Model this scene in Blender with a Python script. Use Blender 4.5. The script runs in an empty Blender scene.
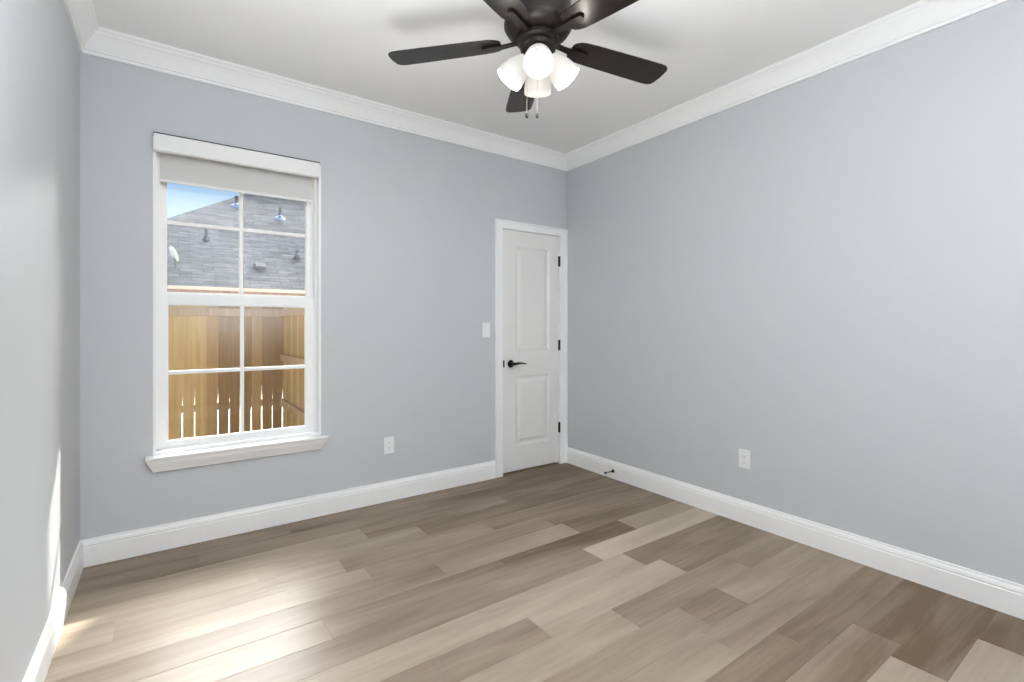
import bpy, bmesh, math, random
from mathutils import Vector, Matrix

random.seed(7)
S = bpy.context.scene
COL = S.collection
R = math.radians

# ------------------------------------------------------------------ camera
cam_d = bpy.data.cameras.new('camera')
cam = bpy.data.objects.new('camera', cam_d)
COL.objects.link(cam)
cam.location = (0, 0, 1.23)
cam.rotation_euler = (R(90), 0, R(-35.34))
cam_d.sensor_width = 36.0
cam_d.lens = 486.5 * 36.0 / 1024
cam_d.shift_y = -15.5 / 1024
cam_d.clip_start = 0.02
S.camera = cam

# ------------------------------------------------------------------ view
S.view_settings.view_transform = 'Standard'
S.view_settings.look = 'None'
S.view_settings.gamma = 1.0
S.view_settings.use_curve_mapping = False
S.view_settings.exposure = 0.09
S.cycles.use_denoising = True
S.cycles.max_bounces = 16
S.cycles.diffuse_bounces = 10
S.cycles.glossy_bounces = 4
S.cycles.transparent_max_bounces = 16
S.cycles.sample_clamp_indirect = 6.0
S.cycles.caustics_reflective = False
S.cycles.caustics_refractive = False

# ------------------------------------------------------------------ sky and sun
SUN_DIR = Vector((0.6, 1.0, 0.95)).normalized()      # towards the sun
world = bpy.data.worlds.new('sky')
S.world = world
world.use_nodes = True
nt = world.node_tree
nt.nodes.clear()
def wn(t, **k):
    n = nt.nodes.new(t)
    for a, b in k.items():
        setattr(n, a, b)
    return n
tc = wn('ShaderNodeTexCoord')
sep = wn('ShaderNodeSeparateXYZ')
nt.links.new(tc.outputs['Generated'], sep.inputs[0])
ramp = wn('ShaderNodeValToRGB')
cr = ramp.color_ramp
cr.elements[0].position = 0.0; cr.elements[0].color = (0.86, 0.93, 1.0, 1)
cr.elements[1].position = 1.0; cr.elements[1].color = (0.12, 0.30, 0.80, 1)
for p, c in ((0.17, (0.66, 0.84, 1.0)), (0.25, (0.40, 0.66, 1.0)), (0.5, (0.24, 0.47, 0.92))):
    e = cr.elements.new(p); e.color = (*c, 1)
nt.links.new(sep.outputs['Z'], ramp.inputs[0])
dot = wn('ShaderNodeVectorMath', operation='DOT_PRODUCT')
nt.links.new(tc.outputs['Generated'], dot.inputs[0])
dot.inputs[1].default_value = SUN_DIR
gl = wn('ShaderNodeMapRange', interpolation_type='SMOOTHERSTEP')
gl.inputs['From Min'].default_value = 0.83
gl.inputs['From Max'].default_value = 1.0
gl.inputs['To Min'].default_value = 0.0
gl.inputs['To Max'].default_value = 78.0
nt.links.new(dot.outputs['Value'], gl.inputs['Value'])
add = wn('ShaderNodeMix', data_type='RGBA', blend_type='ADD')
add.inputs['Factor'].default_value = 1.0
nt.links.new(ramp.outputs['Color'], add.inputs['A'])
nt.links.new(gl.outputs['Result'], add.inputs['B'])
bg = wn('ShaderNodeBackground')
SKY = bg.inputs['Strength']
SKY.default_value = 0.93
nt.links.new(add.outputs['Result'], bg.inputs['Color'])
wo = wn('ShaderNodeOutputWorld')
nt.links.new(bg.outputs[0], wo.inputs[0])

sun_d = bpy.data.lights.new('sun', 'SUN')
sun_d.energy = 11.0
sun_d.angle = R(0.53)
sun_d.color = (1.0, 0.95, 0.87)
sun = bpy.data.objects.new('sun', sun_d)
COL.objects.link(sun)
sun.location = (8, 14, 14)
sun.rotation_euler = SUN_DIR.to_track_quat('Z', 'Y').to_euler()

# two added fill spots, no real fixtures: one bounced off the ceiling, one off the wall at the back
for f_loc, f_axis, f_cone, f_blend, f_power in (((0.3, 0.8, 0.9), (0.1, 0.2, -0.98), 140, 1.0, 330.0),
                                                ((0.8, -0.2, 1.25), (-0.05, 0.75, -0.65), 130, 0.8, 600.0)):
    fill_d = bpy.data.lights.new('bounce_fill', 'SPOT')
    fill_d.energy = f_power
    fill_d.spot_size = R(f_cone)
    fill_d.spot_blend = f_blend
    fill_d.shadow_soft_size = 0.6 if f_loc[1] > 0.5 else 0.3
    fill_d.color = (0.965, 0.985, 1.0)
    fill = bpy.data.objects.new('bounce_fill', fill_d)
    COL.objects.link(fill)
    fill.location = f_loc
    fill.rotation_euler = Vector(f_axis).to_track_quat('Z', 'Y').to_euler()

LAMP_EMIT = 4.0         # bulbs of the ceiling fan
LAMP_WATT = 2.9         # light leaving each shade
SHADE_EMIT = 0.45       # lit frosted glass round them

# ------------------------------------------------------------------ materials
MATS = {}
def mat(name, color, rough=0.5, metal=0.0, spec=0.5, emit=None, emit_s=0.0, noise=None, bump=None):
    """Principled material; noise=(scale, amount) mottles the colour, bump=(scale, strength)."""
    m = bpy.data.materials.new(name)
    m.use_nodes = True
    t = m.node_tree
    b = t.nodes['Principled BSDF']
    b.inputs['Base Color'].default_value = (*color, 1)
    b.inputs['Roughness'].default_value = rough
    b.inputs['Metallic'].default_value = metal
    b.inputs['Specular IOR Level'].default_value = spec
    if emit:
        b.inputs['Emission Color'].default_value = (*emit, 1)
        b.inputs['Emission Strength'].default_value = emit_s
    if noise or bump:
        co = t.nodes.new('ShaderNodeTexCoord')
    if noise:
        n = t.nodes.new('ShaderNodeTexNoise')
        n.inputs['Scale'].default_value = noise[0]
        n.inputs['Detail'].default_value = 4
        t.links.new(co.outputs['Object'], n.inputs['Vector'])
        mr = t.nodes.new('ShaderNodeMapRange')
        mr.inputs['To Min'].default_value = 1 - noise[1]
        mr.inputs['To Max'].default_value = 1 + noise[1]
        t.links.new(n.outputs['Fac'], mr.inputs['Value'])
        mx = t.nodes.new('ShaderNodeMix'); mx.data_type = 'RGBA'; mx.blend_type = 'MULTIPLY'
        mx.inputs['Factor'].default_value = 1
        mx.inputs['A'].default_value = (*color, 1)
        t.links.new(mr.outputs['Result'], mx.inputs['B'])
        t.links.new(mx.outputs['Result'], b.inputs['Base Color'])
    if bump:
        n2 = t.nodes.new('ShaderNodeTexNoise')
        n2.inputs['Scale'].default_value = bump[0]
        n2.inputs['Detail'].default_value = 3
        t.links.new(co.outputs['Object'], n2.inputs['Vector'])
        bp = t.nodes.new('ShaderNodeBump')
        bp.inputs['Strength'].default_value = bump[1]
        bp.inputs['Distance'].default_value = 0.002
        t.links.new(n2.outputs['Fac'], bp.inputs['Height'])
        t.links.new(bp.outputs['Normal'], b.inputs['Normal'])
    MATS[name] = m
    return m

M_WALL = mat('wall_paint', (0.515, 0.530, 0.549), 0.55, bump=(260, 0.08))
M_CEIL = mat('ceiling_paint', (0.87, 0.87, 0.865), 0.8, bump=(180, 0.08))
M_TRIM = mat('trim_paint', (0.88, 0.885, 0.89), 0.32)
M_DOOR = mat('door_paint', (0.77, 0.77, 0.755), 0.35)
M_VINYL = mat('window_vinyl', (0.89, 0.895, 0.90), 0.35)
M_PLASTIC = mat('outlet_plastic', (0.80, 0.81, 0.82), 0.3)
M_SLOT = mat('outlet_slot', (0.10, 0.10, 0.10), 0.5)
M_BLACK = mat('black_hardware', (0.012, 0.011, 0.011), 0.35, 0.6)
M_STRIP = mat('dark_strip', (0.06, 0.06, 0.062), 0.4, 0.5)
M_BRONZE = mat('oiled_bronze', (0.017, 0.0135, 0.0115), 0.42, 0.3, 0.35)
M_BLADE = mat('blade_wood', (0.008, 0.0056, 0.0042), 0.28, spec=0.35, noise=(18, 0.35))
M_FOB = mat('chain_fob', (0.008, 0.007, 0.006), 0.4, 0.0)
M_CHAIN = mat('chain_metal', (0.30, 0.27, 0.24), 0.4, 0.8)
M_BULB = mat('bulb_glow', (0.9, 0.9, 0.9), 0.4, emit=(1.0, 0.93, 0.84), emit_s=LAMP_EMIT)
M_CASS = mat('blind_cassette', (0.80, 0.80, 0.80), 0.4)

def shade_mat():
    m = bpy.data.materials.new('frosted_glass')
    m.use_nodes = True
    t = m.node_tree
    t.nodes.clear()
    o = t.nodes.new('ShaderNodeOutputMaterial')
    tr = t.nodes.new('ShaderNodeBsdfTranslucent'); tr.inputs['Color'].default_value = (0.35, 0.34, 0.32, 1)
    di = t.nodes.new('ShaderNodeBsdfPrincipled'); di.inputs['Base Color'].default_value = (0.35, 0.345, 0.33, 1)
    di.inputs['Roughness'].default_value = 0.25
    di.inputs['Emission Color'].default_value = (1.0, 0.95, 0.88, 1)
    di.inputs['Emission Strength'].default_value = SHADE_EMIT
    mx = t.nodes.new('ShaderNodeMixShader'); mx.inputs[0].default_value = 0.12
    t.links.new(di.outputs[0], mx.inputs[1]); t.links.new(tr.outputs[0], mx.inputs[2])
    t.links.new(mx.outputs[0], o.inputs[0])
    return m
M_SHADE = shade_mat()

def glass_mat():
    m = bpy.data.materials.new('window_glass')
    m.use_nodes = True
    t = m.node_tree
    t.nodes.clear()
    o = t.nodes.new('ShaderNodeOutputMaterial')
    tr = t.nodes.new('ShaderNodeBsdfTransparent'); tr.inputs['Color'].default_value = (0.97, 0.98, 0.98, 1)
    gb = t.nodes.new('ShaderNodeBsdfGlossy'); gb.inputs['Roughness'].default_value = 0.0
    fr = t.nodes.new('ShaderNodeFresnel'); fr.inputs['IOR'].default_value = 1.5
    # the pane is not bent by refraction, so both of its faces use the outside angle
    ge = t.nodes.new('ShaderNodeNewGeometry')
    io = t.nodes.new('ShaderNodeMapRange'); io.inputs['To Min'].default_value = 1.5; io.inputs['To Max'].default_value = 1 / 1.5
    t.links.new(ge.outputs['Backfacing'], io.inputs['Value']); t.links.new(io.outputs[0], fr.inputs['IOR'])
    mx = t.nodes.new('ShaderNodeMixShader')
    t.links.new(fr.outputs[0], mx.inputs[0])
    t.links.new(tr.outputs[0], mx.inputs[1]); t.links.new(gb.outputs[0], mx.inputs[2])
    t.links.new(mx.outputs[0], o.inputs[0])
    return m
M_GLASS = glass_mat()

def fabric_mat():
    m = bpy.data.materials.new('blind_fabric')
    m.use_nodes = True
    t = m.node_tree
    t.nodes.clear()
    o = t.nodes.new('ShaderNodeOutputMaterial')
    tr = t.nodes.new('ShaderNodeBsdfTranslucent'); tr.inputs['Color'].default_value = (0.78, 0.78, 0.78, 1)
    di = t.nodes.new('ShaderNodeBsdfDiffuse'); di.inputs['Color'].default_value = (0.74, 0.74, 0.74, 1)
    mx = t.nodes.new('ShaderNodeMixShader'); mx.inputs[0].default_value = 0.25
    co = t.nodes.new('ShaderNodeTexCoord')
    w = t.nodes.new('ShaderNodeTexWave'); w.inputs['Scale'].default_value = 400
    t.links.new(co.outputs['Object'], w.inputs['Vector'])
    bp = t.nodes.new('ShaderNodeBump'); bp.inputs['Strength'].default_value = 0.05
    t.links.new(w.outputs['Fac'], bp.inputs['Height'])
    t.links.new(bp.outputs[0], di.inputs['Normal'])
    t.links.new(di.outputs[0], mx.inputs[1]); t.links.new(tr.outputs[0], mx.inputs[2])
    t.links.new(mx.outputs[0], o.inputs[0])
    return m
M_FABRIC = fabric_mat()

def floor_mat():
    m = bpy.data.materials.new('plank_floor')
    m.use_nodes = True
    t = m.node_tree
    N, L = t.nodes, t.links
    b = N['Principled BSDF']
    at = N.new('ShaderNodeAttribute'); at.attribute_name = 'tone'
    sp = N.new('ShaderNodeSeparateColor')
    L.new(at.outputs['Color'], sp.inputs[0])
    co = N.new('ShaderNodeTexCoord')
    # grain, different on every plank: shift the coordinates by a plank number
    cmb = N.new('ShaderNodeCombineXYZ')
    mu = N.new('ShaderNodeMath'); mu.operation = 'MULTIPLY'; mu.inputs[1].default_value = 37.0
    L.new(sp.outputs['Green'], mu.inputs[0])
    L.new(mu.outputs[0], cmb.inputs['X']); L.new(mu.outputs[0], cmb.inputs['Z'])
    ad = N.new('ShaderNodeVectorMath'); ad.operation = 'ADD'
    L.new(co.outputs['Object'], ad.inputs[0]); L.new(cmb.outputs[0], ad.inputs[1])
    mp = N.new('ShaderNodeMapping'); mp.inputs['Scale'].default_value = (1.0, 6.5, 1.0)
    L.new(ad.outputs[0], mp.inputs['Vector'])
    n1 = N.new('ShaderNodeTexNoise'); n1.inputs['Scale'].default_value = 1.1; n1.inputs['Detail'].default_value = 5
    n1.inputs['Roughness'].default_value = 0.55; n1.inputs['Distortion'].default_value = 0.4
    L.new(mp.outputs[0], n1.inputs['Vector'])
    mp2 = N.new('ShaderNodeMapping'); mp2.inputs['Scale'].default_value = (3.0, 70.0, 1.0)
    L.new(ad.outputs[0], mp2.inputs['Vector'])
    n2 = N.new('ShaderNodeTexNoise'); n2.inputs['Scale'].default_value = 1.0; n2.inputs['Detail'].default_value = 3
    L.new(mp2.outputs[0], n2.inputs['Vector'])
    # tone + grain
    a1 = N.new('ShaderNodeMath'); a1.operation = 'MULTIPLY_ADD'; a1.inputs[1].default_value = 0.5; a1.inputs[2].default_value = -0.25
    L.new(n1.outputs['Fac'], a1.inputs[0])
    a2 = N.new('ShaderNodeMath'); a2.operation = 'MULTIPLY_ADD'; a2.inputs[1].default_value = 0.12; a2.inputs[2].default_value = -0.06
    L.new(n2.outputs['Fac'], a2.inputs[0])
    s1 = N.new('ShaderNodeMath'); s1.operation = 'ADD'
    L.new(a1.outputs[0], s1.inputs[0]); L.new(a2.outputs[0], s1.inputs[1])
    s2 = N.new('ShaderNodeMath'); s2.operation = 'ADD'; s2.use_clamp = True
    L.new(sp.outputs['Red'], s2.inputs[0]); L.new(s1.outputs[0], s2.inputs[1])
    rp = N.new('ShaderNodeValToRGB')
    e = rp.color_ramp.elements
    e[0].position = 0.0; e[0].color = (0.130, 0.088, 0.053, 1)
    e[1].position = 1.0; e[1].color = (0.78, 0.70, 0.60, 1)
    k = rp.color_ramp.elements.new(0.5); k.color = (0.47, 0.395, 0.312, 1)
    L.new(s2.outputs[0], rp.inputs[0])
    L.new(rp.outputs[0], b.inputs['Base Color'])
    b.inputs['Roughness'].default_value = 0.38
    b.inputs['Specular IOR Level'].default_value = 0.13
    # hand scraped ripples along the planks, stronger on some planks (blue channel)
    mp3 = N.new('ShaderNodeMapping'); mp3.inputs['Scale'].default_value = (0.6, 44.0, 1.0)
    L.new(ad.outputs[0], mp3.inputs['Vector'])
    n3 = N.new('ShaderNodeTexNoise'); n3.inputs['Scale'].default_value = 1.0; n3.inputs['Detail'].default_value = 1.0
    L.new(mp3.outputs[0], n3.inputs['Vector'])
    hm = N.new('ShaderNodeMath'); hm.operation = 'MULTIPLY'
    L.new(n3.outputs['Fac'], hm.inputs[0]); L.new(sp.outputs['Blue'], hm.inputs[1])
    bp = N.new('ShaderNodeBump'); bp.inputs['Strength'].default_value = 0.8; bp.inputs['Distance'].default_value = 0.0035
    L.new(hm.outputs[0], bp.inputs['Height'])
    L.new(bp.outputs['Normal'], b.inputs['Normal'])
    return m
M_FLOOR = floor_mat()

def wood_mat(name, c0, c1, seed):
    m = bpy.data.materials.new(name)
    m.use_nodes = True
    t = m.node_tree
    N, L = t.nodes, t.links
    b = N['Principled BSDF']
    co = N.new('ShaderNodeTexCoord'); oi = N.new('ShaderNodeObjectInfo')
    cm = N.new('ShaderNodeVectorMath'); cm.operation = 'ADD'
    L.new(co.outputs['Object'], cm.inputs[0])
    ml = N.new('ShaderNodeVectorMath'); ml.operation = 'SCALE'; ml.inputs['Scale'].default_value = 1.0
    L.new(oi.outputs['Location'], ml.inputs[0])
    L.new(ml.outputs[0], cm.inputs[1])
    mp = N.new('ShaderNodeMapping'); mp.inputs['Scale'].default_value = (26, 26, 1.3); mp.inputs['Location'].default_value = (seed, seed, seed)
    L.new(cm.outputs[0], mp.inputs['Vector'])
    n = N.new('ShaderNodeTexNoise'); n.inputs['Scale'].default_value = 1; n.inputs['Detail'].default_value = 5
    L.new(mp.outputs[0], n.inputs['Vector'])
    rp = N.new('ShaderNodeValToRGB')
    rp.color_ramp.elements[0].position = 0.3; rp.color_ramp.elements[0].color = (*c0, 1)
    rp.color_ramp.elements[1].position = 0.72; rp.color_ramp.elements[1].color = (*c1, 1)
    L.new(n.outputs['Fac'], rp.inputs[0])
    L.new(rp.outputs[0], b.inputs['Base Color'])
    b.inputs['Roughness'].default_value = 0.85
    b.inputs['Specular IOR Level'].default_value = 0.1
    return m
M_PICKET_LIGHT = wood_mat('pale_cedar', (0.47, 0.31, 0.13), (0.62, 0.44, 0.21), 1.0)
M_PICKET_MID = wood_mat('tan_cedar', (0.36, 0.22, 0.095), (0.48, 0.31, 0.145), 5.0)
M_PICKET_DARK = wood_mat('brown_cedar', (0.25, 0.145, 0.062), (0.35, 0.21, 0.095), 9.0)
M_RAILWOOD = wood_mat('rail_cedar', (0.36, 0.23, 0.13), (0.50, 0.34, 0.20), 12.0)

def shingle_mat():
    m = bpy.data.materials.new('roof_shingle')
    m.use_nodes = True
    t = m.node_tree
    N, L = t.nodes, t.links
    b = N['Principled BSDF']
    uv = N.new('ShaderNodeUVMap')
    br = N.new('ShaderNodeTexBrick')
    br.inputs['Scale'].default_value = 1.0
    br.inputs['Brick Width'].default_value = 0.5
    br.inputs['Row Height'].default_value = 0.15
    br.inputs['Mortar Size'].default_value = 0.012
    br.inputs['Color1'].default_value = (0.068, 0.071, 0.074, 1)
    br.inputs['Color2'].default_value = (0.112, 0.115, 0.12, 1)
    br.inputs['Mortar'].default_value = (0.05, 0.052, 0.055, 1)
    L.new(uv.outputs[0], br.inputs['Vector'])
    mpn = N.new('ShaderNodeMapping'); mpn.inputs['Scale'].default_value = (1.6, 6.0, 1.0)
    L.new(uv.outputs[0], mpn.inputs['Vector'])
    n = N.new('ShaderNodeTexNoise'); n.inputs['Scale'].default_value = 1.0; n.inputs['Detail'].default_value = 6; n.inputs['Roughness'].default_value = 0.75
    L.new(mpn.outputs[0], n.inputs['Vector'])
    mr = N.new('ShaderNodeMapRange'); mr.inputs['From Min'].default_value = 0.25; mr.inputs['From Max'].default_value = 0.75; mr.inputs['To Min'].default_value = 0.3; mr.inputs['To Max'].default_value = 1.7
    L.new(n.outputs['Fac'], mr.inputs['Value'])
    mx = N.new('ShaderNodeMix'); mx.data_type = 'RGBA'; mx.blend_type = 'MULTIPLY'; mx.inputs['Factor'].default_value = 1
    L.new(br.outputs['Color'], mx.inputs['A']); L.new(mr.outputs[0], mx.inputs['B'])
    L.new(mx.outputs['Result'], b.inputs['Base Color'])
    b.inputs['Roughness'].default_value = 0.95
    b.inputs['Specular IOR Level'].default_value = 0.0
    return m
M_SHINGLE = shingle_mat()

def brick_mat():
    m = bpy.data.materials.new('red_brick')
    m.use_nodes = True
    t = m.node_tree
    N, L = t.nodes, t.links
    b = N['Principled BSDF']
    uv = N.new('ShaderNodeUVMap')
    br = N.new('ShaderNodeTexBrick')
    br.inputs['Scale'].default_value = 1.0
    br.inputs['Brick Width'].default_value = 0.22
    br.inputs['Row Height'].default_value = 0.075
    br.inputs['Mortar Size'].default_value = 0.008
    br.inputs['Color1'].default_value = (0.15, 0.065, 0.042, 1)
    br.inputs['Color2'].default_value = (0.24, 0.12, 0.08, 1)
    br.inputs['Mortar'].default_value = (0.30, 0.24, 0.20, 1)
    L.new(uv.outputs[0], br.inputs['Vector'])
    L.new(br.outputs['Color'], b.inputs['Base Color'])
    b.inputs['Roughness'].default_value = 0.85
    return m
M_BRICK = brick_mat()
M_FASCIA = mat('peach_fascia', (0.50, 0.44, 0.385), 0.6, spec=0.1)
M_FLASH = mat('blue_flashing', (0.10, 0.20, 0.36), 0.7, spec=0.1)
M_PIPE = mat('vent_pipe', (0.05, 0.055, 0.065), 0.8, spec=0.1)
M_DISH = mat('dish_white', (0.85, 0.86, 0.87), 0.3)
M_GROUND = mat('dry_lawn', (0.42, 0.38, 0.25), 0.9, noise=(3, 0.25))
M_SUN_BLOCK = mat('sun_block_paint', (0.75, 0.74, 0.72), 0.6)
M_SUN_BLOCK_WALL = mat('sun_block_plaster', (0.62, 0.57, 0.50), 0.8, noise=(6, 0.08))

# ------------------------------------------------------------------ mesh helpers
class MB:
    """Collects shapes for ONE mesh object."""
    def __init__(self):
        self.bm = bmesh.new()
    def box(self, x0, x1, y0, y1, z0, z1, bevel=0.0, M=None):
        v = [self.bm.verts.new((x, y, z)) for x in (x0, x1) for y in (y0, y1) for z in (z0, z1)]
        fs = []
        for f in ((0, 1, 3, 2), (4, 6, 7, 5), (0, 4, 5, 1), (2, 3, 7, 6), (0, 2, 6, 4), (1, 5, 7, 3)):
            fs.append(self.bm.faces.new([v[i] for i in f]))
        if bevel:
            es = list({e for f in fs for e in f.edges})
            r = bmesh.ops.bevel(self.bm, geom=es, offset=bevel, segments=2, profile=0.5, affect='EDGES')
            v = list({q for f in r['faces'] for q in f.verts} | {q for q in v if q.is_valid})
        if M is not None:
            bmesh.ops.transform(self.bm, matrix=M, verts=[q for q in v if q.is_valid])
        return v
    def loft(self, rings, closed_ring=True, caps=True):
        """rings: lists of points, same length; quads between consecutive rings."""
        vr = [[self.bm.verts.new(p) for p in r] for r in rings]
        n = len(vr[0])
        for a, b in zip(vr, vr[1:]):
            for i in range(n if closed_ring else n - 1):
                j = (i + 1) % n
                self.bm.faces.new((a[i], a[j], b[j], b[i]))
        if caps and closed_ring:
            self.bm.faces.new(vr[0][::-1]); self.bm.faces.new(vr[-1])
        return [q for r in vr for q in r]
    def lathe(self, prof, seg=32, M=None, cap0=True, cap1=True):
        """prof: (radius, z) pairs about local Z."""
        rings = [[(r * math.cos(2 * math.pi * i / seg), r * math.sin(2 * math.pi * i / seg), z) for i in range(seg)] for r, z in prof]
        vr = [[self.bm.verts.new(p) for p in r] for r in rings]
        for a, b in zip(vr, vr[1:]):
            for i in range(seg):
                j = (i + 1) % seg
                self.bm.faces.new((a[i], a[j], b[j], b[i]))
        if cap0: self.bm.faces.new(vr[0][::-1])
        if cap1: self.bm.faces.new(vr[-1])
        vs = [q for r in vr for q in r]
        if M is not None:
            bmesh.ops.transform(self.bm, matrix=M, verts=vs)
        return vs
    def tube(self, pts, rad, seg=10):
        pts = [Vector(p) for p in pts]
        rads = rad if isinstance(rad, (list, tuple)) else [rad] * len(pts)
        rings = []
        for i, p in enumerate(pts):
            d = (pts[min(i + 1, len(pts) - 1)] - pts[max(i - 1, 0)]).normalized()
            up = Vector((0, 0, 1)) if abs(d.z) < 0.95 else Vector((0, 1, 0))
            a = d.cross(up).normalized(); b = d.cross(a).normalized()
            rings.append([p + rads[i] * (math.cos(2 * math.pi * k / seg) * a + math.sin(2 * math.pi * k / seg) * b) for k in range(seg)])
        return self.loft(rings)
    def build(self, name, material, parent=None, smooth=False, loc=(0, 0, 0), rot=(0, 0, 0)):
        bmesh.ops.recalc_face_normals(self.bm, faces=self.bm.faces)
        me = bpy.data.meshes.new(name)
        self.bm.to_mesh(me); self.bm.free()
        if material: me.materials.append(material)
        if smooth:
            for p in me.polygons: p.use_smooth = True
            me.set_sharp_from_angle(angle=R(42))
        o = bpy.data.objects.new(name, me)
        COL.objects.link(o)
        o.location = loc; o.rotation_euler = rot
        if parent: o.parent = parent
        return o

def empty(name, loc=(0, 0, 0), rotz=0):
    o = bpy.data.objects.new(name, None)
    COL.objects.link(o)
    o.location = loc; o.rotation_euler = (0, 0, rotz); o.empty_display_size = 0.1
    return o
def tag(o, label, cat, group=None):
    o['label'] = label; o['category'] = cat
    if group: o['group'] = group
    return o
def struct(o, label=None):
    o['kind'] = 'structure'
    if label: o['label'] = label
    return o
def box_uv(o):
    """metres as UV on faces, by dominant direction of each face (v runs up the slope)."""
    me = o.data
    uv = me.uv_layers.new(name='UVMap')
    for p in me.polygons:
        n = p.normal
        h = Vector((-n.y, n.x, 0))
        if h.length < 1e-4: h = Vector((1, 0, 0))
        h.normalize()
        w = n.cross(h)
        for li in p.loop_indices:
            c = me.vertices[me.loops[li].vertex_index].co
            uv.data[li].uv = (c.dot(h), c.dot(w))

# ------------------------------------------------------------------ room numbers
XL, XR = -0.362, 2.937          # left and right wall faces
YB, YF = 3.29, -1.00            # far wall face, wall behind the camera
ZC = 2.74                       # ceiling
WX0, WX1, WZ0, WZ1 = -0.062, 0.812, 0.50, 2.262     # window opening
DX0, DX1, DZ1 = 2.222, 2.858, 2.03                  # door opening

# ------------------------------------------------------------------ floor of planks
def build_floor():
    bm = bmesh.new()
    lay = bm.loops.layers.color.new('tone')
    W, Y0 = 0.1625, 2.125
    x_lo, x_hi = XL - 0.02, XR + 0.02
    cuts = {7: [1.1], 6: [0.6, 1.7], 5: [0.139, 1.45], 4: [0.95, 1.95], 3: [0.36, 1.25], 2: [-0.175, 0.733, 1.61], 1: [0.813, 1.95], 0: [1.13, 2.005], -1: [0.53, 1.42, 2.32],
            -2: [1.868], -3: [1.118, 2.005], -4: [1.24, 2.117], -5: [1.57, 2.417], -6: [1.82, 2.10],
            -7: [0.6, 1.75], -8: [0.9, 2.0], -9: [2.31], -10: [2.2], -11: [2.6]}
    tones = {(3, 0): 0.70, (3, 1): 0.60, (3, 2): 0.34, (4, 0): 0.62, (4, 1): 0.44, (4, 2): 0.30, (5, 0): 0.42, (5, 1): 0.44, (5, 2): 0.28, (6, 0): 0.38, (6, 1): 0.34, (6, 2): 0.26, (7, 0): 0.34, (7, 1): 0.30, (1, 3): 0.34,  # plank tones, with window brightness and far-floor dimness also put into them
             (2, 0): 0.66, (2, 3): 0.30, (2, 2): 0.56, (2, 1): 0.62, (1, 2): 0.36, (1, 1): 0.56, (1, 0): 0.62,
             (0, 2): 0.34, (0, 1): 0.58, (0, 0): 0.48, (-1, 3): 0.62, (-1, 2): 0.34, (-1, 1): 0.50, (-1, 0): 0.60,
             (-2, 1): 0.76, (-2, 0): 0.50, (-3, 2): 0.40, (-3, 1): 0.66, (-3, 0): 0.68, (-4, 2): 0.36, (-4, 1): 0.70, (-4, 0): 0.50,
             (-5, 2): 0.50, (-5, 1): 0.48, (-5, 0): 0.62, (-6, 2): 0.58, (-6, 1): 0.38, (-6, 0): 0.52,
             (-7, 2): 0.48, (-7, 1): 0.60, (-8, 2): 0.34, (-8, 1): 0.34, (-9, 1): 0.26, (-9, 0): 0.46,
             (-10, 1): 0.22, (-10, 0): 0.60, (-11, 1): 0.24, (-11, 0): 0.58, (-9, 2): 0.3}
    idx = 0
    for k in range(-21, 8):
        ya, yb = Y0 + k * W, Y0 + (k + 1) * W
        ya, yb = max(ya, YF - 0.02), min(yb, YB + 0.06)
        if yb - ya < 0.005: continue
        c = cuts.get(k)
        if c is None:
            c = []; x = x_lo + random.uniform(0.3, 1.2)
            while x < x_hi - 0.3:
                c.append(x); x += random.uniform(0.6, 1.25)
        xs = [x_lo] + [x for x in c] + [x_hi]
        for j in range(len(xs) - 1):
            xa, xb = xs[j], xs[j + 1]
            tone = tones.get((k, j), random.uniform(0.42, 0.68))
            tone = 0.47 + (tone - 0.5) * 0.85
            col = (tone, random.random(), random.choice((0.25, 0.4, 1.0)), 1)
            if k in (1, 2) and j <= 1: col = (col[0], col[1], 1.0, 1)
            g, d = 0.0022, 0.0011
            o = [bm.verts.new(p) for p in ((xa, ya, -d), (xb, ya, -d), (xb, yb, -d), (xa, yb, -d))]
            i = [bm.verts.new(p) for p in ((xa + g, ya + g, 0), (xb - g, ya + g, 0), (xb - g, yb - g, 0), (xa + g, yb - g, 0))]
            fs = [bm.faces.new(i)]
            for a in range(4):
                b = (a + 1) % 4
                fs.append(bm.faces.new((o[a], o[b], i[b], i[a])))
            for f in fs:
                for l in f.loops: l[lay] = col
            idx += 1
    # slab beneath
    v = [bm.verts.new(p) for p in ((x_lo, YF - 0.02, -0.06), (x_hi, YF - 0.02, -0.06), (x_hi, YB + 0.06, -0.06), (x_lo, YB + 0.06, -0.06))]
    f = bm.faces.new(v[::-1])
    me = bpy.data.meshes.new('floor')
    bm.to_mesh(me); bm.free()
    me.materials.append(M_FLOOR)
    o = bpy.data.objects.new('floor', me)
    COL.objects.link(o)
    return struct(o)
build_floor()

# ------------------------------------------------------------------ walls and ceiling
T = 0.17
b = MB()                                                   # far wall with the window and the door niche
y1, y2 = YB + 0.055, YB + T
b.box(XL - T, WX0, YB, y2, -0.3, ZC + 0.1)
b.box(WX0, WX1, YB, y2, -0.3, WZ0)
b.box(WX0, WX1, YB, y2, WZ1, ZC + 0.1)
b.box(WX1, DX0, YB, y2, -0.3, ZC + 0.1)
b.box(DX0, DX1, YB, y1, DZ1, ZC + 0.1)
b.box(DX1, XR + T, YB, y2, -0.3, ZC + 0.1)
b.box(DX0, DX1, y1, y2, -0.3, ZC + 0.1)
struct(b.build('wall_back', M_WALL))
b = MB(); b.box(XL - T, XL, YF - T, YB, -0.3, ZC + 0.1); struct(b.build('wall_left', M_WALL))
b = MB(); b.box(XR, XR + T, YF - T, YB, -0.3, ZC + 0.1); struct(b.build('wall_right', M_WALL))
b = MB(); b.box(XL, XR, YF - T, YF, -0.3, ZC + 0.1); struct(b.build('wall_front', M_WALL))
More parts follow.
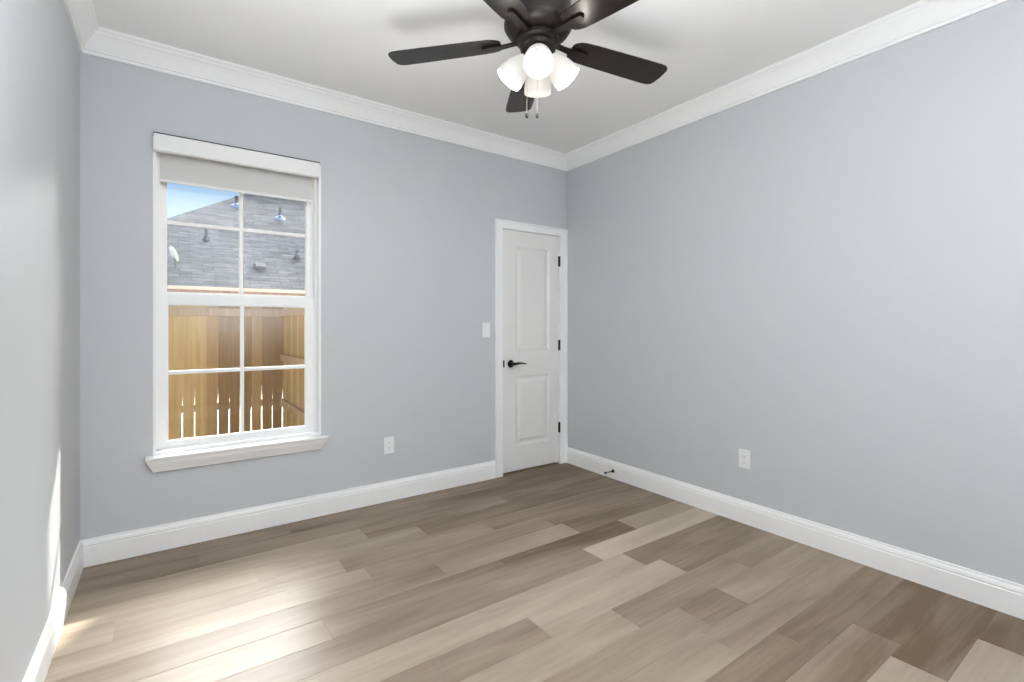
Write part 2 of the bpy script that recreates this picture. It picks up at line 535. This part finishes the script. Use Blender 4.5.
b = MB(); b.box(XL, XR, YF, YB, ZC, ZC + 0.1); struct(b.build('ceiling', M_CEIL))

# skirting: profile (out from the wall, height)
BASE = [(0, 0), (0.016, 0), (0.016, 0.098), (0.0135, 0.101), (0.0135, 0.105), (0.015, 0.108), (0.0125, 0.120), (0.009, 0.128), (0.008, 0.138), (0, 0.138)]
CROWN = [(0, -0.122), (0.012, -0.122), (0.014, -0.108), (0.020, -0.104), (0.021, -0.098), (0.030, -0.080), (0.043, -0.056), (0.056, -0.038),
         (0.066, -0.028), (0.067, -0.020), (0.074, -0.016), (0.080, -0.010), (0.080, 0), (0, 0)]
def run(name, prof, a, c, out, z0, material, mitre=(1, 1)):
    """Moulding from point a to c (xy) along a wall, profile growing towards 'out'; mitred ends."""
    a, c, out = Vector((*a, 0)), Vector((*c, 0)), Vector((*out, 0))
    d = (c - a).normalized()
    r0 = [a + out * p + d * (p * mitre[0]) + Vector((0, 0, z0 + h)) for p, h in prof]
    r1 = [c + out * p - d * (p * mitre[1]) + Vector((0, 0, z0 + h)) for p, h in prof]
    m = MB(); m.loft([r0, r1])
    return struct(m.build(name, material))
run('baseboard_back', BASE, (XL, YB), (2.163, YB), (0, -1), 0, M_TRIM, (1, 0))
run('baseboard_left', BASE, (XL, YF), (XL, YB), (1, 0), 0, M_TRIM)
run('baseboard_right', BASE, (XR, YF), (XR, YB), (-1, 0), 0, M_TRIM, (1, 0))
run('baseboard_front', BASE, (XL, YF), (XR, YF), (0, 1), 0, M_TRIM)
run('trim_1', CROWN, (XL, YB), (XR, YB), (0, -1), ZC, M_TRIM)
run('trim_2', CROWN, (XL, YF), (XL, YB), (1, 0), ZC, M_TRIM)
run('trim_3', CROWN, (XR, YF), (XR, YB), (-1, 0), ZC, M_TRIM)
run('trim_4', CROWN, (XL, YF), (XR, YF), (0, 1), ZC, M_TRIM)

# ------------------------------------------------------------------ door
door = struct(empty('door_1', (DX0, YB, 0)), 'closed white two panel door in the far corner')
def at_door(o):
    o.parent = door
    o.location = Vector(o.location) - door.location
    return o
# casing, mitred: profile (across from the inner edge, thickness)
CAS = [(0, 0), (0, 0.010), (0.006, 0.012), (0.050, 0.013), (0.056, 0.018), (0.064, 0.019), (0.069, 0.016), (0.070, 0.0)]
b = MB()
ix0, ix1, iz = 2.236, 2.850, 2.024
sc = lambda w: w * (XR - 0.001 - ix1) / 0.070
rings = []
rings.append([(ix0 - w, YB - t, 0) for w, t in CAS])
rings.append([(ix0 - w, YB - t, iz + w) for w, t in CAS])
rings.append([(ix1 + sc(w), YB - t, iz + w) for w, t in CAS])
rings.append([(ix1 + sc(w), YB - t, 0) for w, t in CAS])
b.loft(rings)
at_door(b.build('door_casing', M_TRIM))
b = MB()                                                   # jamb
b.box(DX0, 2.2365, YB - 0.002, YB + 0.05, 0, DZ1)
b.box(2.8495, DX1, YB - 0.002, YB + 0.05, 0, DZ1)
b.box(DX0, DX1, YB - 0.002, YB + 0.05, 2.0235, DZ1)
at_door(b.build('door_jamb', M_TRIM))
# leaf with two moulded panels
LX0, LX1, LZ0, LZ1, LY = 2.2405, 2.8465, 0.018, 2.0205, YB + 0.006
b = MB(); bm = b.bm
xs = [LX0, 2.372, 2.742, LX1]
zs = [LZ0, 0.222, 0.806, 1.016, 1.892, LZ1]
gv = {(i, j): bm.verts.new((x, LY, z)) for i, x in enumerate(xs) for j, z in enumerate(zs)}
for i in range(3):
    for j in range(5):
        q = [gv[i, j], gv[i + 1, j], gv[i + 1, j + 1], gv[i, j + 1]]
        if i == 1 and j in (1, 3):
            x0, x1, z0, z1 = xs[1], xs[2], zs[j], zs[j + 1]
            prev = q
            for off, dep in ((0.006, 0.004), (0.016, 0.009), (0.024, 0.010), (0.030, 0.010), (0.058, 0.003)):
                nx = [bm.verts.new(p) for p in ((x0 + off, LY + dep, z0 + off), (x1 - off, LY + dep, z0 + off), (x1 - off, LY + dep, z1 - off), (x0 + off, LY + dep, z1 - off))]
                for a in range(4):
                    c = (a + 1) % 4
                    bm.faces.new((prev[a], prev[c], nx[c], nx[a]))
                prev = nx
            bm.faces.new(prev)
        else:
            bm.faces.new(q)
bk = [bm.verts.new(p) for p in ((LX0, LY + 0.036, LZ0), (LX1, LY + 0.036, LZ0), (LX1, LY + 0.036, LZ1), (LX0, LY + 0.036, LZ1))]
bm.faces.new(bk)
bot = [gv[i, 0] for i in range(4)]; top = [gv[i, 5] for i in range(4)]
lef = [gv[0, j] for j in range(6)]; rig = [gv[3, j] for j in range(6)]
bm.faces.new(bot + [bk[1], bk[0]]); bm.faces.new(top[::-1] + [bk[3], bk[2]])
bm.faces.new(lef[::-1] + [bk[0], bk[3]]); bm.faces.new(rig + [bk[2], bk[1]])
leaf = at_door(b.build('door_leaf', M_DOOR))
# lever handle
lev = empty('door_handle'); lev.parent = door
lev.location = Vector((2.322, LY, 0.913)) - door.location
toY = Matrix.Rotation(R(90), 4, 'X')                       # local z -> world -y
b = MB()
b.lathe([(0.030, 0), (0.032, 0.003), (0.031, 0.008), (0.024, 0.011), (0.013, 0.013), (0.012, 0.042)], 28, toY)
b.build('rosette', M_BLACK, lev, True)
b = MB()
b.tube([(-0.008, -0.046, 0), (0.012, -0.050, 0.001), (0.035, -0.051, 0.004), (0.065, -0.050, 0.006), (0.095, -0.048, 0.003), (0.122, -0.045, -0.003), (0.132, -0.044, -0.004)],
       [0.011, 0.0125, 0.010, 0.0075, 0.006, 0.006, 0.004], 12)
b.build('lever', M_BLACK, lev, True)
b = MB(); b.box(2.2420, 2.2610, LY - 0.0025, LY + 0.01, 0.886, 0.944, 0.001)
at_door(b.build('latch_plate', M_BLACK))
for z in (1.80, 1.056, 0.325):
    b = MB()
    b.lathe([(0.004, -0.048), (0.0075, -0.045), (0.0075, 0.045), (0.004, 0.048)], 14, Matrix.Translation((2.848, YB - 0.006, z)))
    b.box(2.840, 2.8475, YB - 0.001, YB + 0.012, z - 0.044, z + 0.044)
    at_door(b.build('hinge', M_BLACK, None, True))

# ------------------------------------------------------------------ window
win = struct(empty('window_1', (WX0, YB, WZ0)), 'white double hung window with four pane grids and sill')
def at_win(o):
    o.parent = win
    o.location = Vector(o.location) - win.location
    return o
b = MB()                                                   # white liner of the opening, a thin lip on the room side
yl0, yl1 = YB - 0.004, YB + T + 0.01
b.box(WX0 - 0.001, WX0 + 0.014, yl0, yl1, 0.522, WZ1, 0.001)
b.box(WX1 - 0.014, WX1 + 0.001, yl0, yl1, 0.522, WZ1, 0.001)
b.box(WX0 - 0.001, WX1 + 0.001, yl0 + 0.006, yl1, WZ1 - 0.014, WZ1 + 0.001)
b.box(WX0 - 0.001, WX1 + 0.001, YB + 0.02, yl1, WZ0 + 0.001, 0.521)
at_win(b.build('jamb_liner', M_TRIM))
b = MB()                                                   # vinyl frame with its two tracks
fx0, fx1 = WX0 + 0.014, WX1 - 0.014
for y0, y3, ww in ((3.335, 3.342, 0.014), (3.342, 3.376, 0.008), (3.376, 3.382, 0.030), (3.382, 3.440, 0.020)):
    b.box(fx0, fx0 + ww, y0, y3, 0.521, WZ1 - 0.014)
    b.box(fx1 - ww, fx1, y0, y3, 0.521, WZ1 - 0.014)
    b.box(fx0, fx1, y0, y3, WZ1 - 0.014 - ww, WZ1 - 0.014)
b.box(fx0, fx1, 3.335, 3.440, 0.521, 0.533)
b.box(fx0, fx1, 3.335, 3.342, 0.533, 0.545)
b.box(fx0, fx1, 3.300, 3.335, 0.5205, 0.540)
at_win(b.build('window_frame', M_VINYL))
def sash(name, x0, x1, z0, z1, gx0, gx1, gz0, gz1, y0, y1, mx, mz, mw):
    p = at_win(empty(name, (x0, y0, z0)))
    off = Vector((x0, y0, z0))
    def put(o):
        o.parent = p; o.location = -off
        return o
    m = MB()
    for (a, c, d, e) in ((x0, gx0, z0, z1), (gx1, x1, z0, z1), (gx0, gx1, z0, gz0), (gx0, gx1, gz1, z1)):
        m.box(a, c, y0, y1, d, e, 0.0015)
    # glazing bead
    s, ym = 0.005, (y0 + y1) / 2
    m.box(gx0, gx0 + s, y0 + 0.006, ym, gz0, gz1); m.box(gx1 - s, gx1, y0 + 0.006, ym, gz0, gz1)
    m.box(gx0 + s, gx1 - s, y0 + 0.006, ym, gz0, gz0 + s); m.box(gx0 + s, gx1 - s, y0 + 0.006, ym, gz1 - s, gz1)
    put(m.build('sash_rails', M_VINYL))
    m = MB()
    m.box(mx - mw / 2, mx + mw / 2, ym - 0.008, ym + 0.008, gz0 + s, gz1 - s, 0.003)
    m.box(gx0 + s, gx1 - s, ym - 0.0075, ym + 0.0075, mz - mw / 2, mz + mw / 2, 0.003)
    put(m.build('muntin_grid', M_VINYL))
    m = MB(); m.box(gx0, gx1, ym - 0.001, ym + 0.001, gz0, gz1)
    put(m.build('glass_pane', M_GLASS))
    return p
sash('lower_sash', -0.038, 0.786, 0.534, 1.412, 0.002, 0.734, 0.578, 1.350, 3.344, 3.374, 0.3715, 0.963, 0.021)
sash('upper_sash', -0.026, 0.775, 1.370, 2.226, -0.004, 0.746, 1.418, 2.19, 3.384, 3.412, 0.3705, 1.818, 0.021)
# stool and apron, one moulded piece with mitred returns
STOOL = [(0.0, 0.521), (0.056, 0.521), (0.060, 0.517), (0.060, 0.510), (0.054, 0.505), (0.050, 0.496), (0.046, 0.482), (0.036, 0.462), (0.028, 0.448), (0.024, 0.436), (0.018, 0.433), (0.0, 0.433)]
b = MB()
sx0, sx1 = -0.040, 0.790
rings = []
for p, h in STOOL:
    e = p * 0.95
    rings.append([(sx0 - e, YB - p, h), (sx1 + e, YB - p, h), (sx1 + e, YB, h), (sx0 - e, YB, h)])
b.loft(rings[1:-1])
b.box(WX0 + 0.001, WX1 - 0.001, YB - 0.01, YB + 0.044, 0.508, 0.5205)
at_win(b.build('window_sill', M_TRIM))

# ------------------------------------------------------------------ roller blind
bl = tag(empty('roller_blind', (0.371, 3.272, 2.225)), 'white roller blind drawn a short way down over the window top', 'blind')
def at_bl(o):
    o.parent = bl; o.location = Vector(o.location) - bl.location
    return o
b = MB()
cx0, cx1 = -0.0585, 0.7985
prof = [(3.257, 2.270), (3.255, 2.262), (3.255, 2.192), (3.2565, 2.182), (3.262, 2.177), (3.270, 2.177), (3.270, 2.186), (3.262, 2.190), (3.262, 2.264), (3.330, 2.247), (3.330, 2.2475)]
# front board, returned by end caps
b.box(cx0, cx1, 3.254, 3.262, 2.180, 2.270, 0.002)
b.box(cx0, cx1, 3.262, 3.276, 2.176, 2.183, 0.001)
at_bl(b.build('cassette', M_CASS))
for x in (cx0, cx1 - 0.006):
    b = MB(); b.box(x, x + 0.006, 3.262, 3.285, 2.184, 2.268, 0.001)
    at_bl(b.build('end_cap', M_CASS))
b = MB(); b.box(cx0 - 0.001, cx1 + 0.001, 3.2525, 3.2855, 2.2705, 2.2755)
at_bl(b.build('top_strip', M_STRIP))  # thin dark strip along the cassette top
b = MB(); b.lathe([(0.022, 0), (0.022, 0.80)], 20, Matrix.Translation((-0.03, 3.302, 2.222)) @ Matrix.Rotation(R(90), 4, 'Y'))
at_bl(b.build('roller_tube', M_CASS, None, True))
b = MB(); b.box(-0.031, 0.764, 3.3225, 3.3235, 2.040, 2.222)
at_bl(b.build('blind_fabric', M_FABRIC))
b = MB(); b.box(-0.031, 0.764, 3.318, 3.328, 2.026, 2.042, 0.003)
at_bl(b.build('bottom_bar', M_CASS))

# ------------------------------------------------------------------ wall plates
def plate(name, label, cat, loc, rotz, kind, group=None):
    """Local: the plate lies in x-z and faces -y."""
    t = tag(empty(name, loc, rotz), label, cat, group)
    m = MB(); m.box(-0.0365, 0.0365, -0.006, 0, -0.059, 0.059, 0.0025); m.build('cover_plate', M_PLASTIC, t)
    if kind == 'outlet':
        m = MB(); m.box(-0.0165, 0.0165, -0.0085, -0.004, -0.034, 0.034, 0.002); f = m.build('socket_face', M_PLASTIC, t)
        m = MB()
        for z in (-0.018, 0.018):
            m.box(-0.0075, -0.0055, -0.0088, -0.008, z - 0.002, z + 0.007)
            m.box(0.0055, 0.0075, -0.0088, -0.008, z - 0.002, z + 0.006)
            m.lathe([(0.0024, 0), (0.0024, 0.0006)], 10, Matrix.Translation((0, -0.0082, z - 0.008)) @ Matrix.Rotation(R(90), 4, 'X'))
        m.build('slots', M_SLOT, f)
    else:
        m = MB(); m.box(-0.0165, 0.0165, -0.0075, -0.004, -0.034, 0.034, 0.001); m.build('switch_frame', M_PLASTIC, t)
        m = MB(); m.box(-0.0145, 0.0145, -0.0105, -0.007, -0.031, 0.031, 0.002, Matrix.Rotation(R(4), 4, 'X')); m.build('rocker', M_PLASTIC, t)
    for z in (-0.048, 0.048):
        m = MB(); m.lathe([(0.0028, 0), (0.0028, 0.0008)], 10, Matrix.Translation((0, -0.0058, z)) @ Matrix.Rotation(R(90), 4, 'X')); m.build('screw', M_PLASTIC, t)
    return t
plate('wall_outlet', 'white outlet plate on the far wall between window and door', 'outlet', (1.272, YB, 0.389), 0, 'outlet')
plate('wall_outlet', 'white outlet plate on the bare right wall', 'outlet', (XR, 1.634, 0.398), R(-90), 'outlet')
plate('light_switch', 'white rocker light switch left of the door', 'light switch', (2.078, YB, 1.194), 0, 'switch')

# ------------------------------------------------------------------ door stop on the right skirting
ds = tag(empty('door_stop', (XR - 0.0155, 2.718, 0.062), R(-90)), 'black door stop sticking out of the right baseboard near the door', 'door stop')
b = MB(); b.lathe([(0.0145, 0), (0.0145, 0.003), (0.010, 0.008), (0.006, 0.011)], 20, toY); b.build('base', M_BLACK, ds, True)
b = MB(); b.lathe([(0.0045, 0.008), (0.0045, 0.080)], 12, toY); b.build('rod', M_BLACK, ds, True)
b = MB(); b.lathe([(0.0065, 0.078), (0.0085, 0.081), (0.0085, 0.092), (0.006, 0.096)], 16, toY); b.build('rubber_tip', M_BLACK, ds, True)

# ------------------------------------------------------------------ ceiling fan
FX, FY = 1.3313, 1.6795
fan = tag(empty('ceiling_fan', (FX, FY, ZC)), 'dark bronze five blade ceiling fan with four lit frosted shades', 'ceiling fan')
def z(h): return h - ZC
b = MB()
b.lathe([(0.078, z(2.739)), (0.080, z(2.730)), (0.078, z(2.700)), (0.060, z(2.688))], 40)
b.build('canopy', M_BRONZE, fan, True)
b = MB()
b.lathe([(0.055, z(2.692)), (0.110, z(2.690)), (0.136, z(2.676)), (0.145, z(2.650)), (0.146, z(2.560)), (0.150, z(2.552)), (0.150, z(2.540)), (0.144, z(2.530)), (0.132, z(2.512)), (0.105, z(2.500)), (0.080, z(2.497))], 48)
b.build('motor_housing', M_BRONZE, fan, True)
b = MB()
b.lathe([(0.078, z(2.498)), (0.092, z(2.492)), (0.094, z(2.474)), (0.088, z(2.466)), (0.072, z(2.462))], 40)
b.build('flywheel', M_BRONZE, fan, True)
b = MB()
b.lathe([(0.070, z(2.474)), (0.077, z(2.467)), (0.080, z(2.452)), (0.077, z(2.440)), (0.060, z(2.431)), (0.042, z(2.424)), (0.031, z(2.408)), (0.027, z(2.388)), (0.018, z(2.376)), (0.010, z(2.368)), (0.004, z(2.362))], 40)
b.build('light_kit', M_BRONZE, fan, True)
ZB = 2.484
def blade_outline():
    pts = []
    # radius along +x, half widths
    for x, w in ((0.165, 0.030), (0.172, 0.044), (0.190, 0.056), (0.215, 0.063), (0.28, 0.067), (0.40, 0.070), (0.52, 0.073), (0.628, 0.075)):
        pts.append((x, w))
    up = [(x, w) for x, w in pts]
    tip = [(0.655, 0.073), (0.672, 0.065), (0.682, 0.050), (0.686, 0.0), (0.682, -0.050), (0.672, -0.065), (0.655, -0.073)]
    dn = [(x, -w) for x, w in reversed(pts)]
    return up + tip + dn
OUT = blade_outline()
bl_me = None
for k in range(5):
    az = R((61.5, 134.0, 205.5, 277.0, 349.0)[k])
    if bl_me is None:
        m = MB()
        m.loft([[(x, y, -0.003) for x, y in OUT], [(x, y, 0.003) for x, y in OUT]])
        bo = m.build('blade', M_BLADE, fan)
        bl_me = bo.data
        m = MB()
        arm = [(0.078, 0.016, 0.000), (0.10, 0.014, -0.002), (0.13, 0.014, -0.006), (0.16, 0.017, -0.009), (0.22, 0.017, -0.009), (0.246, 0.015, -0.009), (0.254, 0.009, -0.009)]
        m.loft([[(x, -w, zz - 0.004), (x, w, zz - 0.004), (x, w * 0.75, zz + 0.006), (x, -w * 0.75, zz + 0.006)] for x, w, zz in arm])
        ao = m.build('blade_arm', M_BRONZE, bo, True)
        ar_me = ao.data
    else:
        bo = bpy.data.objects.new('blade', bl_me); COL.objects.link(bo); bo.parent = fan
        ao = bpy.data.objects.new('blade_arm', ar_me); COL.objects.link(ao); ao.parent = bo
    bo.location = (0, 0, z(ZB))
    bo.rotation_euler = (Matrix.Rotation(az, 4, 'Z') @ Matrix.Rotation(R(1.2), 4, 'Y') @ Matrix.Rotation(R(-8), 4, 'X')).to_euler()
sh_in = [(0.0035, -0.007), (0.030, 0.0), (0.037, 0.012), (0.047, 0.035), (0.056, 0.062), (0.061, 0.090), (0.0625, 0.118)]
sh_pr = sh_in + [(0.0612, 0.120), (0.0600, 0.118)] + [(r - 0.003, h) for r, h in reversed(sh_in[:-1])]
first = None
for k in range(4):
    az = R(232.5 + 90 * k)
    tilt = R(40)
    # local +z of the shade points outwards and down
    d = Vector((math.cos(az) * math.sin(tilt), math.sin(az) * math.sin(tilt), -math.cos(tilt)))
    q = d.to_track_quat('Z', 'Y')
    loc = Vector((math.cos(az) * 0.055, math.sin(az) * 0.055, z(2.403)))
    if first is None:
        m = MB(); m.lathe(sh_pr, 36, None, False, False); so = m.build('lamp_shade', M_SHADE, fan, True)
        m = MB(); m.lathe([(0.012, -0.026), (0.022, -0.022), (0.026, -0.012), (0.026, -0.006), (0.020, -0.004)], 24); ho = m.build('lamp_holder', M_BRONZE, so, True)
        prof = [(0.010, 0.010), (0.013, 0.028)] + [(0.030 * math.sin(R(a)) + 0.0005, 0.066 - 0.030 * math.cos(R(a))) for a in range(35, 181, 15)]
        m = MB(); m.lathe(prof, 20); uo = m.build('bulb', M_BULB, so, True)
        first = (so.data, ho.data, uo.data)
    else:
        so = bpy.data.objects.new('lamp_shade', first[0]); COL.objects.link(so); so.parent = fan
        ho = bpy.data.objects.new('lamp_holder', first[1]); COL.objects.link(ho); ho.parent = so
        uo = bpy.data.objects.new('bulb', first[2]); COL.objects.link(uo); uo.parent = so
    so.location = loc
    so.rotation_euler = q.to_euler()
    ld = bpy.data.lights.new('lamp_light', 'POINT')
    ld.energy = LAMP_WATT; ld.shadow_soft_size = 0.04; ld.color = (1.0, 0.95, 0.87)
    lo = bpy.data.objects.new('lamp_light', ld); COL.objects.link(lo); lo.parent = so
    lo.location = (0, 0, 0.14)
rv = Vector((math.cos(R(-35.34)), math.sin(R(-35.34)), 0))
for off in (-0.049, -0.004):
    p = rv * off
    m = MB(); m.tube([(p.x, p.y, z(2.436 if off < -0.02 else 2.366)), (p.x, p.y, z(2.170))], 0.0008, 6); co = m.build('pull_chain', M_CHAIN, fan)
    m = MB(); m.lathe([(0.002, z(2.172)), (0.005, z(2.167)), (0.0075, z(2.155)), (0.0065, z(2.145)), (0.002, z(2.141))], 14, Matrix.Translation((p.x, p.y, 0))); m.build('chain_fob', M_FOB, co, True)

# ------------------------------------------------------------------ outside: ground, added unseen slab that keeps sun off the upper sash
GZ = -0.32
b = MB(); b.box(-25, 30, YB + T, 45, GZ - 0.2, GZ); struct(b.build('ground', M_GROUND))
b = MB(); b.box(-3.0, 6.0, YB + T, 4.60, 2.52, 2.70); struct(b.build('sun_block_eave', M_SUN_BLOCK))

# ------------------------------------------------------------------ cedar fence
FYY, CXX, FTOP = 6.5, 1.16, 1.52
def fence(name, label, origin, rotz, n, pitch, gapf, matf, rail_x0, rail_x1, posts, behind=()):
    """Local: pickets run along +x, the rails face -y (the yard side)."""
    t = tag(empty(name, origin, rotz), label, 'fence', 'cedar fence runs round the side yard')
    for i in range(n):
        g = gapf(i)
        m = MB()
        hh, w0, w1 = rs.uniform(0.70, 1.02), pitch - g, pitch - 0.0006
        m.loft([[(0, 0, zz), (ww, 0, zz), (ww, 0.016, zz), (0, 0.016, zz)] for ww, zz in ((w0, 0.03), (w0, hh - 0.2), (w1, hh), (w1, FTOP - GZ))])
        m.build('picket', matf(i), t, False, (i * pitch, 0, 0))
    for zz in (0.62, 1.16, 1.70):
        ry = 0.017 if zz in behind else -0.038
        m = MB(); m.box(rail_x0, rail_x1, ry, ry + 0.037, zz - 0.043, zz + 0.043, 0.002); m.build('rail', M_RAILWOOD, t)
    for x in posts:
        m = MB(); m.box(x, x + 0.09, 0.055, 0.145, 0, FTOP - GZ - 0.02, 0.003); m.build('post', M_RAILWOOD, t)
    return t
rs = random.Random(3)
NB, PB = 28, 0.113
def gap_b(i):
    return rs.choice((0.008, 0.010, 0.013)) if rs.random() < 0.96 else 0.001
def mat_b(i):  # left pickets paler: sunlight and glass haze put into the cedar colour
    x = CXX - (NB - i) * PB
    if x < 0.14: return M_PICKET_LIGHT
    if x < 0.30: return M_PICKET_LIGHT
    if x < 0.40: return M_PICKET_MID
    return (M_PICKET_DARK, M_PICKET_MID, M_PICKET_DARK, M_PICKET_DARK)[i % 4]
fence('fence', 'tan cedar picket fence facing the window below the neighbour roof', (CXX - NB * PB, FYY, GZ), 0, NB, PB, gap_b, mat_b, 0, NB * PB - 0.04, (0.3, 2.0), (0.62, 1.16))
NR = 25
fence('fence', 'short return run of cedar fence at the right edge of the window view', (CXX, FYY - 0.001, GZ), R(-90), NR, PB, lambda i: rs.choice((0.002, 0.003, 0.005)), lambda i: (M_PICKET_MID, M_PICKET_LIGHT, M_PICKET_MID)[i % 3], 0.045, NR * PB, (1.3,))

# ------------------------------------------------------------------ neighbour's single storey house
hs = tag(empty('house', (4.0, 18.5, GZ)), 'neighbour brick house with grey shingle hip roof behind the fence', 'house')
def at_h(o):
    o.parent = hs; o.location = Vector(o.location) - hs.location
    return o
EX0, EX1, EY0, EY1, EZ, K = -3.11, 12.0, 14.0, 27.0, 2.16, 0.69
half = (EY1 - EY0) / 2
b = MB(); bm = b.bm
c = [bm.verts.new(p) for p in ((EX0, EY0, EZ), (EX1, EY0, EZ), (EX1, EY1, EZ), (EX0, EY1, EZ))]
r0 = bm.verts.new((EX0 + half, EY0 + half, EZ + half * K)); r1 = bm.verts.new((EX1 - half, EY0 + half, EZ + half * K))
for f in ((c[0], c[1], r1, r0), (c[1], c[2], r1), (c[2], c[3], r0, r1), (c[3], c[0], r0)): bm.faces.new(f)
bm.faces.new(c[::-1])
rf = b.build('roof', M_SHINGLE); box_uv(rf); at_h(rf)
b = MB()
b.box(EX0 - 0.02, EX1 + 0.02, EY0 - 0.03, EY0, EZ - 0.062, EZ + 0.015); b.box(EX0 - 0.02, EX1 + 0.02, EY1, EY1 + 0.03, EZ - 0.062, EZ + 0.015)
b.box(EX0 - 0.02, EX0, EY0, EY1, EZ - 0.062, EZ + 0.015); b.box(EX1, EX1 + 0.02, EY0, EY1, EZ - 0.062, EZ + 0.015)
at_h(b.build('fascia', M_FASCIA))
b = MB(); b.box(EX0 + 0.06, EX1 - 0.06, EY0 + 0.06, EY1 - 0.06, GZ, EZ - 0.001); hw = b.build('brick_wall', M_BRICK); box_uv(hw); at_h(hw)
def roof_pt(px, py):
    """where a sight line of the photograph meets the near roof slope"""
    l, u = (px - 512) / 486.5, (325.5 - py) / 486.5
    a = R(35.34)
    d = Vector((math.sin(a) + l * math.cos(a), math.cos(a) - l * math.sin(a), u))
    t = (EZ - 1.23 - EY0 * K) / (d.z - K * d.y)
    return Vector((0, 0, 1.23)) + d * t
for px, py, h, blue in ((236.5, 207, 0.36, True), (280, 219, 0.40, True), (206.5, 240, 0.30, False), (297, 258, 0.24, False)):
    p = roof_pt(px, py)
    b = MB(); b.lathe([(0.045, -0.1), (0.045, h), (0.034, h)], 14, Matrix.Translation(p)); vp = at_h(b.build('vent_pipe', M_PIPE, None, True))
    nrm = Matrix.Rotation(math.atan(K), 4, 'X')
    b = MB(); b.lathe([(0.17 if blue else 0.10, 0.012), (0.16 if blue else 0.09, 0.03), (0.07, 0.06), (0.05, 0.13)], 16, nrm)
    fl = b.build('pipe_flashing', M_FLASH if blue else M_PIPE, vp, True); fl.location = p
b = MB(); b.box(-0.13, 0.13, -0.12, 0.12, -0.02, 0.09, 0.02, Matrix.Rotation(math.atan(K), 4, 'X'))
rv_ = b.build('roof_vent', M_PIPE, None, False, roof_pt(260, 267)); at_h(rv_)
# dish on a bent mast
p = roof_pt(174.5, 269)
dm = empty('satellite_dish', p); at_h(dm)
dsh = [(0.0005, 0.0), (0.08, 0.006), (0.15, 0.022), (0.20, 0.040), (0.204, 0.043), (0.195, 0.043), (0.145, 0.026), (0.08, 0.010), (0.0005, 0.004)]
dirv = Vector((0.86, 0.28, 0.42)).normalized()
b = MB(); b.lathe(dsh, 28, Matrix.Translation((-0.05, -0.05, 0.36)) @ dirv.to_track_quat('Z', 'Y').to_matrix().to_4x4(), False, False); b.build('reflector', M_DISH, dm, True)
b = MB(); b.tube([(0.02, 0, -0.05), (0.02, 0, 0.20), (-0.03, -0.03, 0.35)], 0.02, 10); b.build('mast', M_PIPE, dm, True)

# ------------------------------------------------------------------ unseen tall block added at the right to narrow the sun to a slit
sun_block = tag(empty('house', (3.30, 7.8, GZ)), 'tall plaster block added out of view right of the window to cut the sun', 'house')
b = MB(); b.box(0, 6.0, -0.8, 0.8, 0, 6.75); b.build('wall', M_SUN_BLOCK_WALL, sun_block)
b = MB(); b.box(-0.02, 6.02, -0.82, 0.82, 6.75, 6.87, 0.02); b.build('sun_block_cap', M_SUN_BLOCK, sun_block)
